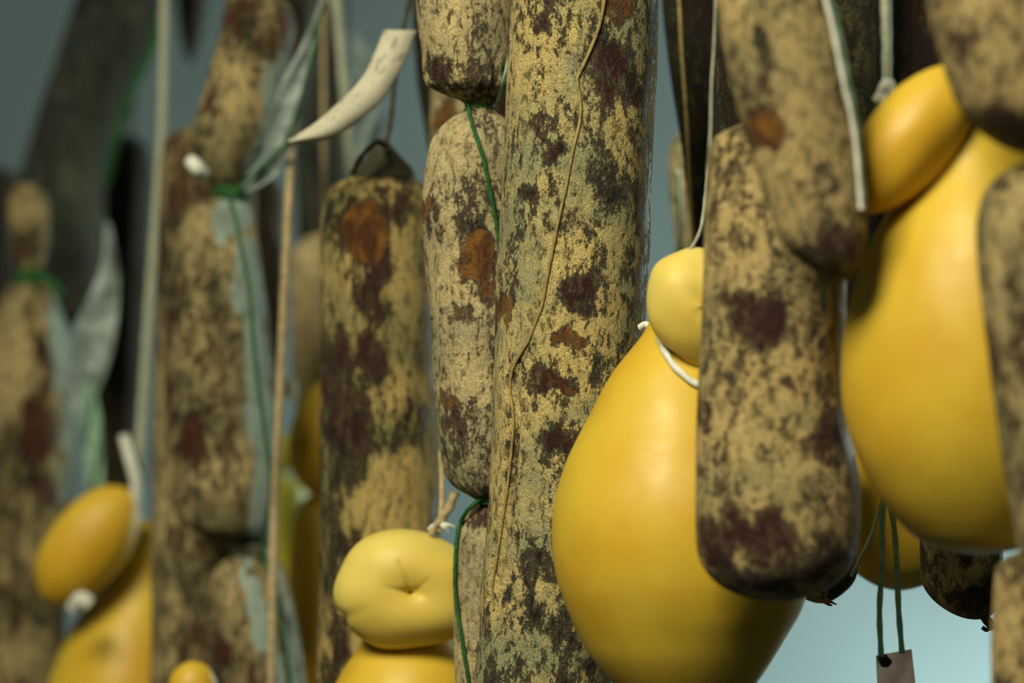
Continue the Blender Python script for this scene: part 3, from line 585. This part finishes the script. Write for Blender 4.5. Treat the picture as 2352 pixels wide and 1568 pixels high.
skin(rt2, [(604, 1255), (622, 1330), (646, 1400), (664, 1480), (680, 1590)], [(622, 1262), (650, 1330), (676, 1400), (692, 1480), (706, 1590)], 1.80, wave=.002)
sweep([P(742, 10, 1.80), P(722, 110, 1.80), P(700, 200, 1.80), P(655, 330, 1.80), P(540, 440, 1.79), P(545, 520, 1.785), P(572, 660, 1.782), P(584, 800, 1.78), P(604, 960, 1.78), P(622, 1120, 1.785), P(604, 1258, 1.80), P(640, 1400, 1.79), P(668, 1580, 1.785)],
      .0011, M['green'], 'green_twine', rt2, twist=200)
ring(532, 442, DT, 34, 34, .002, M['green'], 'green_twine', rt2, turns=2, twist=300)
ring(596, 1260, DT, 36, 36, .002, M['gather'], 'green_twine', rt2, turns=2, twist=300)
U, _t = sal('salami', 'long orange-brown salami right behind the blurred streaky chain, its left edge showing', [(282, 400, 560), (310, 380, 575), (360, 370, 584), (450, 366, 586), (700, 360, 584), (1000, 352, 580), (1300, 347, 575), (1568, 345, 572), (1720, 350, 570)], 1.925, 'left',
            ('round', 50), ('round', 80), 45, marks=[(400, 400, 60, 120, 'o', .42), (380, 560, 30, 160, 'o', .4), (450, 1480, 40, 50, 'r', 1), (400, 1000, 50, 150, 'p', .2)], ns=110)
cl = sweep([P(440, 372, 1.80), P(452, 385, 1.795), P(464, 398, 1.80)], .0042, M['white'], 'casing_clip', rt2)
# far left chain
DV = 2.12
rv = thing('salami_chain', 'blurred tan and reddish salami chain at the far left edge with pale blue skin', 'salami', P(40, 900, DV))
Vs = [Tube([(420, 22, 100), (450, 20, 108), (520, 22, 112), (590, 28, 105), (636, 45, 90)], DV, top=('round', 40), bot=('neck', 40, .5)),
      Tube([(640, 45, 92), (670, 15, 118), (740, -20, 150), (850, -45, 172), (1000, -60, 172), (1200, -70, 160), (1400, -75, 150), (1568, -80, 146), (1720, -80, 140)], DV, top=('neck', 40, .5), bot=('round', 80))]
build(Vs[0], 'link', M['left'], rv, step=9, ns=80, marks=[(60, 480, 40, 40, 'p', .9), (70, 560, 40, 40, 'r', .7)], seed=51)
build(Vs[1], 'link', M['left'], rv, step=9, ns=110, marks=[(90, 980, 40, 70, 'r', 1.3), (40, 800, 50, 120, 'p', .8), (60, 1380, 60, 50, 'r', .5), (100, 1130, 30, 40, 'r', .8), (110, 830, 26, 60, 'r', .8), (60, 1500, 70, 60, 'p', .6), (130, 720, 24, 60, 's', .9), (152, 840, 26, 90, 's', 1), (160, 980, 24, 90, 's', .7), (150, 1110, 20, 60, 's', .8)], seed=52)
skin(rv, [(240, 500), (238, 580), (214, 660), (176, 740), (160, 830), (160, 920), (190, 1000)], [(256, 520), (272, 620), (272, 700), (264, 780), (246, 850), (218, 920), (204, 1000)], 2.08, wave=.002)
sheet([(190, 880), (192, 980), (196, 1120)], [(216, 880), (234, 980), (238, 1120)], 2.07, .0015, M['mint'], 'green_netting', rv, wave=.004, label='mint green netting strip')
ring(68, 640, DV, 26, 26, .003, M['green'], 'green_twine', rv, turns=2, twist=200)
sweep([P(92, 640, 2.09), P(120, 652, 2.08), P(140, 680, 2.08)], .003, M['green'], 'green_twine', rv, twist=200)
# dark ones behind
rw = thing('salami', 'large dark blue-grey salami leaning across the top left corner', 'salami', P(230, 300, 2.36))
Wp = Tube([(-160, 215, 425), (0, 172, 385), (100, 140, 350), (200, 108, 305), (300, 76, 268), (400, 48, 242), (500, 34, 240), (600, 60, 244), (700, 110, 230), (760, 140, 215)], 2.36, top=('round', 60), bot=('round', 110))
build(Wp, 'casing', M['smoky'], rw, step=9, ns=90, marks=[(180, 480, 40, 100, 'p', .5), (200, 250, 20, 150, 'p', .6), (260, 150, 30, 100, 'p', .4)], seed=61)
sweep([P(400, -60, 2.3), P(372, 40, 2.29), P(350, 110, 2.28), P(320, 170, 2.28), P(292, 240, 2.28), P(262, 330, 2.28), P(240, 420, 2.29)], .003, M['green'], 'green_twine', rw, twist=120, label='dark green twine')
rx1 = thing('salami', 'dark salami left of the orange-brown one, behind the long grey cord', 'salami', P(285, 720, 2.5))
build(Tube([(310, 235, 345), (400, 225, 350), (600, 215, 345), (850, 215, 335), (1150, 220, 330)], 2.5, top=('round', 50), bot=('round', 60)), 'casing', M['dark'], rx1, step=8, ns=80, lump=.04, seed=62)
cord = sweep([P(330, -120, 2.5), P(320, 80, 2.5), P(296, 315, 2.5)], .002, M['darkcord'], 'hanging_cord', rx1)
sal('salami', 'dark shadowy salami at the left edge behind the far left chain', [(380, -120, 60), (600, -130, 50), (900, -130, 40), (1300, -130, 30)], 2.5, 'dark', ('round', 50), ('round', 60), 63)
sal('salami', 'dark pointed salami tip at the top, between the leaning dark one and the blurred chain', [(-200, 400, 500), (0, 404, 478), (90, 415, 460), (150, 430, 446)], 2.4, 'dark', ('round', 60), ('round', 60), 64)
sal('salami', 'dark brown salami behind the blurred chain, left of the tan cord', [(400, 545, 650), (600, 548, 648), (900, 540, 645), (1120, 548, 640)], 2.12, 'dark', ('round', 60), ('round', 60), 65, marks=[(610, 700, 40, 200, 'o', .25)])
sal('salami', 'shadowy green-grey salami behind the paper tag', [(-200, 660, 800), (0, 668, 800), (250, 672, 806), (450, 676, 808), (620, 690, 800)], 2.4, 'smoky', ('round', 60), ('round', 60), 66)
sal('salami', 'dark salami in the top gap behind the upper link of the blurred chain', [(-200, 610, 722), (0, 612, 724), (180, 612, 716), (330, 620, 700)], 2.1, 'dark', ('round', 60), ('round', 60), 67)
ry = thing('salami', 'plain tan blurred salami between the tan cord and the brown salami', 'salami', P(740, 780, 2.12))
build(Tube([(535, 690, 790), (570, 672, 800), (650, 668, 806), (800, 670, 812), (900, 676, 815), (1020, 690, 800)], 2.12, top=('round', 50), bot=('round', 60)), 'casing', M['chain'], ry, step=8, ns=80,
      marks=[(700, 720, 120, 220, 'p', 1.5)], lump=.04, seed=68)
cord = sweep([P(712, -100, 2.14), P(716, 200, 2.14), P(724, 545, 2.13)], .0014, M['darkcord'], 'hanging_cord', ry)
# pale cord and skin behind the tag
rx = thing('hanging_cord', 'pale grey cord passing behind the paper tag', 'cord', P(790, 200, 1.98))
sweep([P(758, -80, 1.98), P(772, 0, 1.98), P(784, 120, 1.98), P(794, 240, 1.98), P(806, 395, 1.98)], .0032, M['cord'], 'cord', rx, twist=140)
sk = sheet([(800, 60), (812, 140), (820, 230), (816, 300), (816, 370)], [(812, 64), (850, 130), (880, 210), (886, 260), (880, 320)], 2.1, .0012, M['mist'], 'casing_skin', None, wave=.008)
tag(sk, 'pale blue scrap of loose casing skin hanging behind the paper tag', 'casing')
